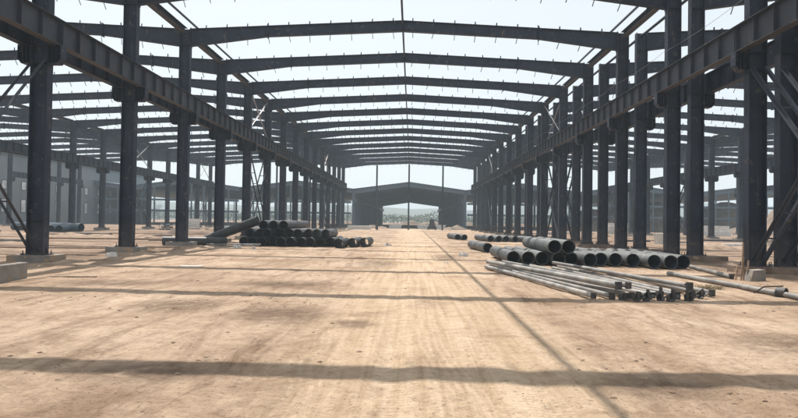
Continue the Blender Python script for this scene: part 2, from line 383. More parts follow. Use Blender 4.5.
# --- roof rafters
def rafter_parts(x0, x1):
    """girder, cleat and brace positions for a nave whose column centres are x0, x1 (local x about the ridge)."""
    xc = (x0 + x1) / 2; hs = (x1 - x0) / 2; e = hs - .305
    def top(u): return RIDGE - (RIDGE - EAVE) * abs(u) / hs
    k = hs * .62; b = MB()
    def dep(u): return .60 if abs(u) <= k else .60 + (.98 - .60) * (abs(u) - k) / (e - k)
    f = .02
    for s in (-1, 1):
        P = [(s*e, top(e)-f), (0, top(0)-f), (0, top(0)-.60+f), (s*k, top(k)-.60+f), (s*e, top(e)-.98+f)]
        if s > 0: P = P[::-1]
        b.prism_xz(P, -.007, .007)
        b.bar((s*e, 0, top(e)-f/2), (0, 0, top(0)-f/2), .28, f)
        b.bar((0, 0, top(0)-.60+f/2), (s*k, 0, top(k)-.60+f/2), .28, f)
        b.bar((s*k, 0, top(k)-.60+f/2), (s*e, 0, top(e)-.98+f/2), .28, f)
        b.box(min(s*(e+.004), s*(e-.02)), max(s*(e+.004), s*(e-.02)), -.17, .17, top(e)-1.04, top(e)+.05)
        for u in (.25, .42):
            pass
    cl = []; n = int(hs / 1.165)
    for s in (-1, 1):
        for i in range(n):
            u = s * (.55 + 1.165 * i)
            if abs(u) < e - .3: cl.append((u, top(u), top(u) - dep(u)))
    return xc, hs, k, top, b, cl
def splice_mesh():
    b = MB(); b.box(-.022, .022, -.17, .17, -.68, .07)
    return b
b = MB(); b.box(-.03, .03, -.035, -.028, 0, .18); b.box(-.03, -.023, -.028, .035, 0, .18); ME_cleat = b.mesh('cleat', [M['steel']])
def fly(s):
    b = MB(); b.angle((0, .08, -.005), (s * -.02, .32, -.26), .032, .007); return b.mesh('fly_brace', [M['steel']])
ME_fly = fly(1)
ME_splice = splice_mesh().mesh('splice_plate', [M['steel']])
NAVES = [('main hall over the track', XL1, XR1, 1, 10), ('left bay', XL2, XL1, 3, 6), ('right bay', XR2, XR3, 3, 6),
         ('outer left bay', XL3, XL2, 8, 0), ('outer right bay', XR3, XR4, 8, 0)]
for words, x0, x1, n0, npart in NAVES:
    nb = 4 if n0 < 8 else 9
    xc, hs, k, top, rb, cl = rafter_parts(x0, x1)
    g_me = rb.mesh('rafter_girder', [M['steel']])
    # the one-mesh version for the far frames
    far = MB(); far.v = list(rb.v); far.f = [list(q) for q in rb.f]; far.m = list(rb.m); far.sm = list(rb.sm)
    for u in (-k, 0, k): far.box(u-.022, u+.022, -.16, .16, top(u)-.68, top(u)+.07)
    for (u, zt, zb) in cl:
        far.box(u-.035, u+.035, -.035, -.028, zt+.001, zt+.21); far.bar((u, .09, zb-.006), (u, .36, zb-.29), .04, .02)
    f_me = far.mesh('roof_rafter', [M['steel']])
    for n in range(n0, NMAX + 1):
        lab = f'dark tapered rafter of the {words}, {ORD[n-nb+1]} frame back' if n >= nb else f'dark tapered rafter of the {words}, unseen {ORD[nb-n]}'
        if n < npart:
            t = link('roof_rafter', None, None, (xc, fy(n), 0)); link('girder', g_me, t)
            for u in (-k, 0, k): link('splice_plate', ME_splice, t, (u, 0, top(u)))
            for (u, zt, zb) in cl:
                link('purlin_cleat', ME_cleat, t, (u, 0, zt), (rnd.uniform(-.1, .1), rnd.uniform(-.16, .16), 0))
                link('fly_brace', ME_fly, t, (u, 0, zb), (rnd.uniform(-.25, .25), rnd.uniform(-.12, .12), rnd.uniform(-.2, .2)))
        else:
            t = link('roof_rafter', f_me, None, (xc, fy(n), 0))
        tag(t, lab, 'rafter', 'roof rafters of the hall frame')
# ridge tubes of the main hall
b = MB(); b.tube((0, .012, 0), (0, D-.012, 0), .055, 10); b.box(-.12, .12, .008, .02, -.14, .14); b.box(-.12, .12, D-.02, D-.008, -.14, .14)
ME_ridge = b.mesh('ridge_tube', [M['steel']])
for n in range(1, NMAX):
    tag(link('ridge_tube', ME_ridge, None, ((XL1+XR1)/2, fy(n), RIDGE-.33)), f'thin steel tube along the roof ridge of the main hall, {bay(n, 4)}', 'ridge tube', 'ridge tubes between rafters')

# --- lattice cross bracing
def brace_thing(x, n, label, low=.45, high=6.95, lay=.24, w=.11, m='girder', rungs=True):
    t = link('cross_brace', None, None, (x, fy(n), low)); H = high - low
    a0, a1 = .20, D - .20
    for (ya, yb, off) in ((a0, a1, .0), (a1, a0, .055)):
        dy = .07 if ya < yb else -.07
        for s in (-1, 1):
            bb = MB(); bb.angle((s*(lay-off), ya, 0), (s*(lay-off), yb, H), w, .014, up=(s, 0, 0))
            link('diagonal', bb.mesh('diagonal', [M[m]]), t)
        if rungs:
            for i in range(1, 8):
                q = i / 8
                if abs(q - .5) < .02: continue
                y = ya + (yb-ya)*q; z = H*q; bb = MB()
                bb.bar((-(lay-off)+.03, y, z), ((lay-off)-.03, y, z), .05, .05)
                link('rung', bb.mesh('rung', [M[m]]), t)
    tag(t, label, 'cross brace', 'cross bracing between columns')
def upper_brace(x, n, label, m='pale_lit'):  # pale colour stands in for sun on the bars
    t = link('upper_brace', None, None, (x, fy(n), CR1 + .1)); H = EAVE - .35 - CR1 - .1
    for i, (ya, yb) in enumerate(((.2, D-.2), (D-.2, .2))):
        bb = MB(); bb.angle((.05 if i else -.05, ya, 0), (.05 if i else -.05, yb, H), .08, .01); link('diagonal', bb.mesh('diagonal', [M[m]]), t)
    tag(t, label, 'cross brace', 'single bracing above the crane girders')
for key, n, w in (('L1', 2, 'nearest bay of the left row'), ('R1', 2, 'nearest bay of the right row'), ('R2', 2, 'nearest bay of the outer right line'),
               ('L1', 7, 'middle bay of the left row'), ('R1', 7, 'middle bay of the right row'), ('R2', 7, 'middle bay of the outer right line'),
               ('L1', 13, 'far bay of the left row'), ('R1', 13, 'far bay of the right row'),
               ('L2', 12, 'second row out on the left'), ('L2', 16, 'second row out on the left, end bay'), ('R3', 12, 'second row out on the right'), ('R3', 16, 'second row out on the right, end bay')):
    near = n == 2
    brace_thing(ROWS[key][0], n, f'crossed angle bracing with rungs, {w}', m='girder' if near else 'steel')
    if not near and key in ('L1', 'R1', 'L2'):
        upper_brace(ROWS[key][0], n, f'thin pale bracing above girder, {w}')

# --- gable posts of the far end frame
b = MB(); b.box(-.15, -.135, -.12, .12, 0, 1); b.box(.135, .15, -.12, .12, 0, 1); b.box(-.135, .135, -.006, .006, 0, 1)
ME_post = b.mesh('gable_post', [M['steel']])
for x, z, w in ((-6.6, 11.9, 'left of the ridge post in the main hall'), (-.66, 12.15, 'under the ridge of the main hall'), (5.6, 11.9, 'right of the ridge post in the main hall'),
             (-31.4, 11.9, 'far left bay, leftmost'), (-25.2, 12.15, 'far left bay, middle'), (-19, 11.9, 'far left bay, nearest the left row'),
             (18.3, 11.9, 'far right bay, nearest the double row'), (24.07, 12.15, 'far right bay, middle'), (29.9, 11.9, 'far right bay, rightmost')):
    o = link('gable_post', ME_post, None, (x, fy(NMAX), -.02)); o.scale = (1, 1, z + .0)
    tag(o, f'slim gable post, {w}', 'post', 'slim posts of the end frame')

# lifeline rope along the right crane girder
cu = MB(); pts = []
for n in range(2, 10):
    for j in range(8):
        q = j/8; y = fy(n) + D*q; pts.append(Vector((XR1 - .42, y, CR1 + .95 - .10*4*q*(1-q))))
for a_, b_ in zip(pts, pts[1:]): cu.tube(a_, b_, .007, 5)
tag(link('safety_rope', cu.mesh('safety_rope', [M['rope']])), 'thin sagging safety rope strung above the right crane girder', 'rope')

# ------------------------------------------------------------------ ground
def gh(x, y):
    """height of the trodden ground"""
    v = Vector((x, y, 0))
    near = 1.0 / (1 + max(0, y-45) / 60)
    h = .010 * noise.noise(v * .22) + .008 * noise.noise(v * .7 + Vector((5, 3, 1))) + .016 * noise.noise(v * 1.9)
    # scraped ridges left of the track
    u = y * .99 - x * .12; w = x * .99 + y * .12
    r = noise.noise(Vector((u * .35, w * 2.1, 4))); left = min(1, max(0, (-x - 1.2) / 2))
    left = min(1, max(0, (abs(x - .3) - 1.2) / 2)); h += left * (.020 * r + .010 * abs(noise.noise(Vector((u * .8, w * 5.0, 9)))))
    # ruts
    wob = .25 * noise.noise(Vector((0, y * .08, 2)))
    for c, dpt in ((-.30, .014), (1.15, .012), (2.9, .008), (3.6, .008)):
        d = (x + wob - c); h -= dpt * math.exp(-(d/.16)**2); h += dpt * .5 * (math.exp(-((d-.3)/.12)**2) + math.exp(-((d+.3)/.12)**2))
    h *= near
    for rx, hw in ((XL1, .68), (XR1 + .8, 1.42)):
        dx = abs(x - rx) - hw
        if dx < 1.6:
            n = round((y - Y0) / D); dy = abs(y - fy(n)) - .62; dd = max(dx, dy, 0)
            if dd < 1.5 and n > 0: h += .13 * math.exp(-(dd/.45)**2) * (.65 + .9 * noise.noise(Vector((x*1.3, y*1.3, 7))))
    return h
def grid_axis(segs):
    out = []
    for a, b_, st in segs:
        n = max(1, round((b_-a)/st)); out += [a + (b_-a)*i/n for i in range(n)]
    out.append(segs[-1][1]); return out
gx = grid_axis([(-1300, -120, 90), (-120, -40, 5), (-40, -14, .8), (-14, 14, .13), (14, 40, .8), (40, 120, 5), (120, 1300, 90)])
gyy = grid_axis([(-60, 0, 5), (0, 3, .5), (3, 26, .10), (26, 50, .25), (50, 130, 2.5), (130, 1400, 80)])
nx, ny = len(gx), len(gyy); co = np.zeros((ny, nx, 3), dtype=np.float32)
for j, y in enumerate(gyy):
    for i, x in enumerate(gx):
        co[j, i] = (x, y, gh(x, y) if (abs(x) < 125 and -2 < y < 135) else 0)
idx = np.arange(nx*ny).reshape(ny, nx)
faces = np.stack([idx[:-1, :-1], idx[:-1, 1:], idx[1:, 1:], idx[1:, :-1]], -1).reshape(-1, 4)
me = bpy.data.meshes.new('ground'); me.vertices.add(nx*ny); me.vertices.foreach_set('co', co.ravel())
me.loops.add(faces.size); me.loops.foreach_set('vertex_index', faces.ravel().astype(np.int32))
me.polygons.add(len(faces)); me.polygons.foreach_set('loop_start', np.arange(0, faces.size, 4, dtype=np.int32))
me.update(calc_edges=True); me.validate(); me.materials.append(M['dirt'])
me.polygons.foreach_set('use_smooth', [True]*len(faces))
structure(link('ground', me))

# clods and gravel strewn on the ground: uncountable
b = MB()
def clod(b, x, y, r, m=0, sq=.6):
    z = gh(x, y); n = 6; vs = []; fs = []
    ph = rnd.random()*6
    rings = [(-.2, .8), (.25, 1.0), (.7, .6)]
    for (hz, rr) in rings:
        for i in range(n):
            a = ph + 2*math.pi*i/n; q = r*rr*rnd.uniform(.7, 1.25); vs.append((x + q*math.cos(a), y + q*math.sin(a)*.9, z + hz*r*sq))
    vs.append((x, y, z + r*sq*.95))
    for k in range(2):
        for i in range(n): fs.append((k*n+i, k*n+(i+1) % n, (k+1)*n+(i+1) % n, (k+1)*n+i))
    for i in range(n): fs.append((2*n+i, 2*n+(i+1) % n, 3*n))
    b.add(vs, fs, m)
for _ in range(9000):
    y = 4 + 42 * rnd.random()**1.4; x = rnd.uniform(-.68, .66) * (y + 2)
    if noise.noise(Vector((x*.55, y*.55, 12))) + rnd.gauss(0, .13) < .16 or (-.9 < x < 2 and rnd.random() < .8): continue
    r = .004 + .030 * rnd.random()**6 * (1 + y*.02)
    clod(b, x, y, r)
for cx, cy, k, sp in ((-2.9, 12.9, 60, .8), (-5.4, 7.4, 40, .55), (-3.6, 13.6, 40, 1.1), (2.5, 7.3, 22, .5), (-1.2, 7.9, 25, .6), (3.1, 6.6, 14, .35), (-7.2, 13.4, 30, .9), (-.9, 22, 20, 1.1), (9.6, 18, 40, .5), (3.6, 21, 25, .8)):
    for _ in range(k): clod(b, rnd.gauss(cx, sp), rnd.gauss(cy, sp*.8), .006 + .032 * rnd.random()**3)
tag(link('soil_clods', b.mesh('soil_clods', [M['soil']])), 'small brown clods and gravel strewn over the dirt', 'gravel', kind='stuff')

# ------------------------------------------------------------------ pipes
def pipe(name, p, q, r, label, group, m='pipe', wall=.022, collar=True, cat='pipe', seg=24, frac=.42):
    p = Vector(p); q = Vector(q); L = (q-p).length; mid = Vector(p)
    t = link(name, None, None, mid); d = q - p
    b = MB(); b.tube((0,0,0), d, r, seg, wall, 0, 1); link('pipe_body', b.mesh('pipe_body', [M[m], M['pipein']]), t)
    if collar:
        u = d.normalized(); b = MB(); b.tube(u*L*frac, u*(L*frac + .16), r + .016, seg, .016); link('collar', b.mesh('collar', [M[m]]), t)
    tag(t, label, cat, group); return t
R = .26; STEP = 2*R + .035
xs = [3.98 + STEP*k for k in range(12)]
jy = [0, -.05, .1, -.2, .25, -.35, .3, .35, .1, -.5, -.55, -.2]
for k, x in enumerate(xs):
    y0 = 25.5 - .085*k + jy[k]
    dx = rnd.uniform(-.012, .012)
    pipe('steel_pipe', (x, y0, R + .018), (x + dx, y0 + 5.6 + rnd.uniform(-.3, .3), R + .018), R,
         f'grey-green pipe on the ground in the right-hand stack, {ORD[k+1]} from the left', 'large grey-green pipes of the right-hand stack', frac=.34 + .12*rnd.random())
zt = R + .018 + math.sqrt((2*R + .036)**2 - (STEP/2)**2)
for k, w in ((2, 'left'), (3, 'right')):
    x = xs[k] + STEP/2
    pipe('steel_pipe', (x, 24.35 + .1*k, zt), (x, 30.2, zt), R, f'grey-green pipe lying on top of the right-hand stack, the {w} of the two', 'large grey-green pipes of the right-hand stack', frac=.45)
pipe('steel_pipe', (4.12, 35.2, R), (3.75, 40.8, R), R, 'single grey pipe lying alone behind the right-hand stack', None, frac=.5)
for k, (p, q, w) in enumerate((((4.75, 58.5), (4.3, 63.8), 'right'), ((4.15, 59), (3.7, 64), 'left'))):
    pipe('steel_pipe', (*p, R), (*q, R), R, f'distant short pipe at the right edge of the track, the {w} of a pair', None)
for k, (x0, y0, x1, y1) in enumerate(((6.6, 54.6, 6.0, 60), (7.25, 54.3, 6.7, 60), (7.9, 54.6, 7.4, 60.2), (8.6, 54.2, 8.1, 60))):
    pipe('steel_pipe', (x0, y0, R), (x1, y1, R), R, f'distant pipe before the right columns behind the lone pipe, {ORD[k+1]} from the left', None)
pipe('steel_pipe', (9.9, 53.5, R), (9.1, 55.6, R+.0), R, 'distant short pipe lying askew at the right end of the far pipe row', None)

# left stack of black pipes
R = .285; ST = 2*R + .006
LB = [-10.1 + ST*k for k in range(10)]
G = 'black pipes of the left-hand stack'
for k, x in enumerate(LB):
    y0 = 38.6 + rnd.uniform(-.3, .9); pipe('steel_pipe', (x, y0, R), (x, y0 + (8.6 if k < 6 else 5.0) + rnd.uniform(-.8, .8), R), R,
        f'black pipe in the bottom layer of the left-hand stack, {ORD[k+1]} from the left', G, 'pipeblk', collar=False)
dz = math.sqrt((2*R + .003)**2 - (ST/2)**2)
for k in range(9):
    x = LB[k] + ST/2; y0 = 38.9 + rnd.uniform(-.4, 1.3) + (.5 if k > 7 else 0)
    pipe('steel_pipe', (x, y0, R + dz), (x, y0 + (8.2 if k < 5 else 4.4) + rnd.uniform(-1, .4), R + dz), R,
         f'black pipe in the second layer of the left-hand stack, {ORD[k+1]} from the left', G, 'pipeblk', collar=False)
for k in range(3):
    x = LB[1] + ST*(k) + .0 + ST*0; x = LB[2] + ST*k
    pipe('steel_pipe', (x, 39.0 + .15*k, R + 2*dz), (x, 47.6, R + 2*dz), R, f'black pipe on the very top of the left-hand stack, {ORD[k+1]} from the left', G, 'pipeblk', collar=False)
pipe('steel_pipe', (-12.6, 39.6, .29), (-9.40, 39.6, 1.56), R, 'long black pipe leaning up against the left end of the stack', None, 'pipeblk', collar=False)
pipe('steel_pipe', (-14.75, 38.3, .26), (-11.1, 38.75, .26), .25, 'black pipe lying across behind the third left column', None, 'pipeblk', collar=False)
for k, (x0, y0, x1, y1) in enumerate(((-4.25, 37.6, -4.1, 40.6), (-3.6, 39.3, -3.45, 42.6), (-2.95, 40.2, -2.8, 43.0))):
    pipe('steel_pipe', (x0, y0, R), (x1, y1, R), R, f'loose black pipe beside the right end of the left-hand stack, {ORD[k+1]} from it', None, 'pipeblk', collar=False)
# dark blue pipes between the outer left rows
pipe('steel_pipe', (-43.5, 70.2, .46), (-34.6, 67.4, .46), .44, 'long dark blue pipe lying across the ground in the left bay', None, 'pipeblue', collar=False)
for k, (x0, y0) in enumerate(((-37.6, 66.3), (-36.6, 66.0), (-35.6, 65.7))):
    pipe('steel_pipe', (x0 - .1, y0 - .6, .36), (x0 - .25, y0 + 1.2, .36), .34, f'short dark blue pipe before the long pipe in the left bay, {ORD[k+1]} from the left', None, 'pipeblue', collar=False)
for k in range(3):
    pipe('steel_pipe', (-32.5 + .9*k, 84 - .2*k, .38), (-34.5 + .9*k, 89, .38), .36, f'far dark pipe in the left bay beyond the second row, {ORD[k+1]} from the left', None, 'pipeblue', collar=False)

# pale tubes with dark end plates
def plate_end(t, p, d, sz=.27):
    b = MB(); u = d.normalized(); b.bar(Vector(p) - u*.02, Vector(p) + u*.07, sz*.62, sz*.85); b.bar(Vector(p) - u*.10, Vector(p) - u*.02, sz*.5, sz*.5); link('end_bracket', b.mesh('end_bracket', [M['dark']]), t)
def tube_thing(p, q, r, label, group, br=True, m='tube', sz=.26, name='steel_tube'):
    p = Vector(p); q = Vector(q); d = q - p
    t = link(name, None, None, p); b = MB(); b.tube((0,0,0), d, r*.70, 14, .012); link('tube_body', b.mesh('tube_body', [M[m]]), t)
    if br: plate_end(t, (0,0,0), -d, sz)
    tag(t, label, 'tube', group); return t
GT = 'pale tubes fanned out before the right-hand pipes'
tt = [  # near end (x,y), far end (x,y), radius, height
 ((3.95, 14.25), (2.62, 23.0), .085, .09), ((4.42, 14.30), (2.80, 23.4), .08, .09), ((4.80, 14.75), (2.72, 23.3), .10, .26),
 ((5.00, 14.35), (3.10, 23.0), .085, .09), ((5.12, 14.95), (3.30, 23.6), .085, .25), ((5.55, 14.6), (3.55, 24.0), .08, .09),
 ((5.80, 14.75), (4.35, 23.9), .075, .09), ((6.20, 14.6), (4.95, 22.9), .07, .09), ((6.42, 15.15), (5.35, 23.8), .08, .09),
 ((6.78, 15.0), (5.1, 23.5), .08, .25), ((7.02, 15.5), (6.45, 22.6), .07, .09), ((7.40, 15.2), (6.1, 23.3), .085, .10)]
for k, (p, q, r, h) in enumerate(tt):
    p = (3.95 + (p[0]-3.95)*.86, p[1] + rnd.uniform(-.12, .12))
    tube_thing((*p, h), (*q, h if h < .2 else h - .02), r, f'long pale steel tube with dark end bracket, {ORD[k+1]} from the left in the fan', GT, sz=rnd.choice([.15, .18, .21]))
for k, (x, y) in enumerate(((4.62, 14.15), (5.1, 14.1), (4.85, 14.0), (5.45, 14.3), (6.0, 14.25), (6.2, 14.5), (6.55, 14.8), (5.65, 14.15))):
    b = MB(); a = rnd.uniform(-1, 1); l = rnd.uniform(.10, .2); u = Vector((math.cos(a), math.sin(a), 0))*l
    b.angle(Vector((0, 0, .07)) - u*.9, Vector((0, 0, .09 + rnd.uniform(0, .1))) + u*.9, .13, .02); b.bar(Vector((0, .03, .0)), Vector((0, .03, rnd.uniform(.16, .3))), .12, .03)
    tag(link('loose_bracket', b.mesh('loose_bracket', [M['dark']]), None, (x, y, -.01)), f'loose dark angle bracket at the near ends of the fanned tubes, {ORD[k+1]} of a litter', 'bracket', 'loose dark brackets at the tube ends')
for k, (x, y0, w) in enumerate(((4.9, 16.2, 'near'), (3.5, 22.4, 'far'))):
    b = MB(); b.box(-1.1 if k == 0 else -.9, 2.3 if k == 0 else 2.9, -.06, .06, -.02, .015)
    tag(link('timber_bearer', b.mesh('timber_bearer', [M['wood']]), None, (x, y0, 0)), f'flat timber bearer under the {w} end of the fanned tubes', 'timber')
tube_thing((8.85, 11.5, .075), (8.38, 21.4, .075), .095, 'pale tube lying toward the right columns, the longer and nearer of two', None, br=False)
tube_thing((9.92, 20.4, .075), (10.72, 25.6, .075), .095, 'pale tube lying toward the right columns, the shorter and farther of two', None, sz=.2)
b = MB(); b.tube((-.06, .08, 0), (.06, -.08, 0), .135, 10, .03); b.box(-.12, .12, -.1, .1, -.12, -.08); b.bar((-.25, .28, .12), (.05, .02, .16), .03, .03); b.bar((-.25, .28, .12), (-.42, .42, -.05), .03, .03)
tag(link('pipe_clamp', b.mesh('pipe_clamp', [M['dark']]), None, (8.66, 15.4, .095)), 'dark clamp with a wire loop round the nearer pale tube', 'clamp')
for k in range(6):
    tube_thing((-11.9 + .12*k, 37.0 + .06*k, .06 + (.09 if k % 2 else 0)), (-9.3 + .1*k, 37.35 + .09*k, .06 + (.09 if k % 2 else 0)), .045,
               f'thin pale tube in the small bundle before the leaning black pipe, {ORD[k+1]} from the front', 'thin pale tubes of the small bundle', br=False)

# ------------------------------------------------------------------ debris
def boxthing(name, x, y, sx, sy, sz, rz, m, label, cat, group=None, z=None, tilt=(0, 0)):
    b = MB(); b.box(-sx/2, sx/2, -sy/2, sy/2, 0, sz)
    me = b.mesh(name, [M[m]]); o = link(name, me, None, (x, y, (gh(x, y) - .01) if z is None else z), (tilt[0], tilt[1], rz))
    if min(sx, sy, sz) > .02:
        bv = o.modifiers.new('bevel', 'BEVEL'); bv.width = min(.02, min(sx, sy, sz)*.2); bv.segments = 2
    return tag(o, label, cat, group)
# the long grey beam at the left edge
b = MB(); L = 5.0; b.box(-.01, .01, 0, L, .02, .42); b.box(-.13, .13, 0, L, .42, .44); b.box(-.13, .13, 0, L, 0, .02)
b.box(-.129, -.01, -.002, .012, .02, .42); b.box(.01, .129, -.002, .012, .02, .42)
b2 = MB(); b2.box(-.11, .11, 0, L, 0, .44)
o = link('concrete_beam', b2.mesh('concrete_beam', [M['concrete']]), None, (-9.5, 11.8, -.01), (0, 0, math.radians(7)))
bv = o.modifiers.new('bevel', 'BEVEL'); bv.width = .015; bv.segments = 2
tag(o, 'long grey slab beam lying on edge at the left side of the dirt', 'beam')
boxthing('timber_plank', -9.1, 17.4, 1.15, .14, .05, math.radians(10), 'wood', 'short dark plank beside the end of the grey slab beam', 'plank')
boxthing('timber_plank', -17.5, 33.0, 8.5, .2, .07, math.radians(4), 'wood', 'long brown plank on the ground left of the second left column', 'plank')
boxthing('timber_plank', -17.0, 27.3, 7.5, .22, .07, math.radians(-2), 'wood', 'long brown plank on the ground left of the nearest left column', 'plank')
boxthing('timber_plank', -13.9, 34.4, 3.0, .16, .10, math.radians(12), 'wood', 'reddish brown plank between the second and third left columns', 'plank')
boxthing('timber_plank', -22.5, 46.5, 9.0, .3, .12, math.radians(8), 'wood', 'long brown plank in the left bay before the dark blue pipes', 'plank')
boxthing('timber_plank', -16.4, 45.8, 4.2, .22, .12, math.radians(18), 'wood', 'brown plank lying behind the third left column', 'plank')
boxthing('white_board', -7.45, 21.9, .75, .28, .03, .2, 'white', 'small flat pale board on the dirt left of the track', 'board')
for k, (x, y, s, w) in enumerate(((-9.6, 36.1, .26, 'before the bundle of thin tubes'), (-8.6, 35.4, .18, 'before the black pipe stack at its left'), (2.6, 31.2, .3, 'right of the track before the lone pipe'), (-1.6, 42.9, .3, 'among the loose black pipes'),
                                  (-12.3, 26.6, .35, 'between the first two left columns'), (1.35, 26, .1, 'on the track beside the rut'))):
    b = MB()
    n = 5
    for q in range(3): 
        ox, oy = rnd.uniform(-s, s)*.8, rnd.uniform(-s, s)*.4; hh = s*rnd.uniform(.25, .6)
        b.prism_xz([(ox - s*.5, 0), (ox + s*.45, 0), (ox + s*.3, hh), (ox - s*.2, hh*1.15)], oy - s*.3, oy + s*.25)
    tag(link('rubble_piece', b.mesh('rubble_piece', [M['white']]), None, (x, y, gh(x, y) - .01), (0, 0, rnd.uniform(-.5, .5))), f'small pale lump of rubble {w}', 'rubble')
def mound(x0, y0, x1, y1, w, h, seed, name='earth_bank', m='soil', step=None):
    a = Vector((x0, y0, 0)); d = Vector((x1-x0, y1-y0, 0)); L = d.length; d.normalize(); r = Vector((-d.y, d.x, 0))
    n = max(6, int(L / (step or max(.5, w*.35)))); k = 10; vs = []; fs = []
    for i in range(n+1):
        q = i/n; env = min(1, 5*q, 5*(1-q))
        for j in range(k+1):
            v = j/k*2 - 1; p = a + d*L*q + r*v*w*.5
            z = h*env*max(0, (1-v*v))*(.75 + .7*noise.noise(Vector((p.x*.8/w*2, p.y*.8/w*2, seed)))) 
            z += .25*h*env*noise.noise(Vector((p.x*3/w, p.y*3/w, seed+3)))*(1-abs(v))
            vs.append((p.x, p.y, max(-.06, z - .05)))
    for i in range(n):
        for j in range(k): fs.append((i*(k+1)+j, (i+1)*(k+1)+j, (i+1)*(k+1)+j+1, i*(k+1)+j+1))
    b = MB(); b.add(vs, fs, 0, True); return structure(link(name, b.mesh(name, [M[m]])))
cr = random.Random(31)
SPOTS = []
def free(x, y, d=1.2): return all((x-a)**2 + (y-b_)**2 > d*d for a, b_ in SPOTS)
for side, nm in ((-1, 'left'), (1, 'right')):
    c = 0
    while c < 14:
        y = cr.uniform(26, 100); x = side * cr.uniform(15.5, 34)
        if not free(x, y, 3) or abs(x)/y > .66 or (side < 0 and 62 < y < 92 and x < -30): continue
        SPOTS.append((x, y)); c += 1; L = cr.uniform(2, 6)
        boxthing('timber_plank', x, y, L, cr.uniform(.14, .3), cr.uniform(.05, .10), cr.uniform(-.35, .35), cr.choice(['wood', 'wood', 'soil']),
                 f'weathered plank lying on the soil of the {nm} bay, one of a scatter', 'plank', f'scattered planks in the {nm} bay')
    c = 0
    while c < 9:
        y = cr.uniform(30, 105); x = side * cr.uniform(14.8, 34)
        if not free(x, y, 3) or abs(x)/y > .66 or (side < 0 and 62 < y < 92 and x < -28): continue
        SPOTS.append((x, y)); c += 1; a = cr.uniform(-.6, .6); L = cr.uniform(2.5, 5); t = link('steel_angle_pile', None, None, (x, y, 0), (0, 0, a))
        for q in range(cr.randint(3, 6)):
            b = MB(); o_ = q*.13 - .3; b.angle((-L/2 + cr.uniform(-.3, .3), o_, .08), (L/2 + cr.uniform(-.3, .3), o_ + cr.uniform(-.03, .03), .08), .12, .014); link('angle_bar', b.mesh('angle_bar', [M[cr.choice(['girder', 'pale_lit', 'tube'])]]), t)
        tag(t, f'low pile of loose steel angles lying on the soil of the {nm} bay', 'steel pile', f'loose steel piles in the {nm} bay')
    for q in range(8):
        y = cr.uniform(34, 108); x = side * cr.uniform(16, 34)
        if abs(x)/y > .66: continue
        mound(x - cr.uniform(1, 4), y, x + cr.uniform(1, 4), y + cr.uniform(-1.5, 1.5), cr.uniform(1.5, 3.2), cr.uniform(.25, .7), 40 + q + side, m=cr.choice(['soil', 'bank']))
# broken block with stakes beside the near right footing
t = link('broken_block', None, None, (10.25, 20.0, gh(10.25, 20.0) - .01)); b = MB(); b.prism_xz([(-.05, 0), (.42, 0), (.40, .36), (.05, .33)], -.2, .2); link('block', b.mesh('block', [M['concrete']]), t)
for q, (x, hh, tl) in enumerate(((-.22, .8, .04), (-.12, 1.15, -.03), (.0, .62, .05), (-.32, .5, .08))):
    b = MB(); b.bar((x, .05*q, -.03), (x + tl, .05*q, hh), .035, .035); link('stake', b.mesh('stake', [M['wood']]), t)
tag(t, 'broken pale block with upright stakes beside the nearest right footing', 'block')
# earth berms beside the column lines (part of the terrain)
mound(10.4, 20.6, 10.5, 60, .9, .16, 1); mound(-11.6, 28, -11.7, 62, 1.0, .13, 2)
mound(-34, 31.2, -14, 29.5, 1.2, .18, 3); mound(-40, 54, -14, 51, 2.0, .3, 4); mound(14, 31, 40, 33, 1.6, .3, 5); mound(14, 43, 46, 47, 3.0, .5, 6)
mound(-36, 39.5, -13.8, 37.2, .9, .15, 14); mound(-20, 24.3, -13.7, 23.8, .8, .12, 15)
mound(30, 150, 105, 165, 14, 7.0, 7, 'earth_bank', 'bank', step=1.8); mound(60, 125, 130, 140, 16, 6.5, 8, 'earth_bank', 'bank', step=1.8)
mound(-4.5, 133, -9.5, 134, 3, .8, 9, m='bank'); mound(6, 127, 11, 131, 4, 1.0, 10, m='bank'); mound(-14, 292, 60, 296, 10, 1.8, 21, m='bank', step=1.5); mound(-70, 292, -20, 298, 10, 1.6, 22, m='bank', step=1.5); mound(-30, 126, -16, 127, 3, 1.2, 11)
# dry weeds by the right tube
t = MB()
for cx, cy in ((7.6, 17.2), (7.75, 17.05), (8.0, 17.15)):
    for _ in range(40):
        a = rnd.random()*6.28; l = rnd.uniform(.05, .16); bx, by = cx + rnd.gauss(0, .08), cy + rnd.gauss(0, .06)
        p = Vector((bx, by, gh(bx, by))); q = p + Vector((math.cos(a)*l*.9, math.sin(a)*l*.9, l*.7)); t.bar(p, q, .012, .003)
tag(link('dry_weeds', t.mesh('dry_weeds', [M['weed']])), 'tuft of dry weeds flattened on the dirt near the right tube', 'weeds', kind='stuff')

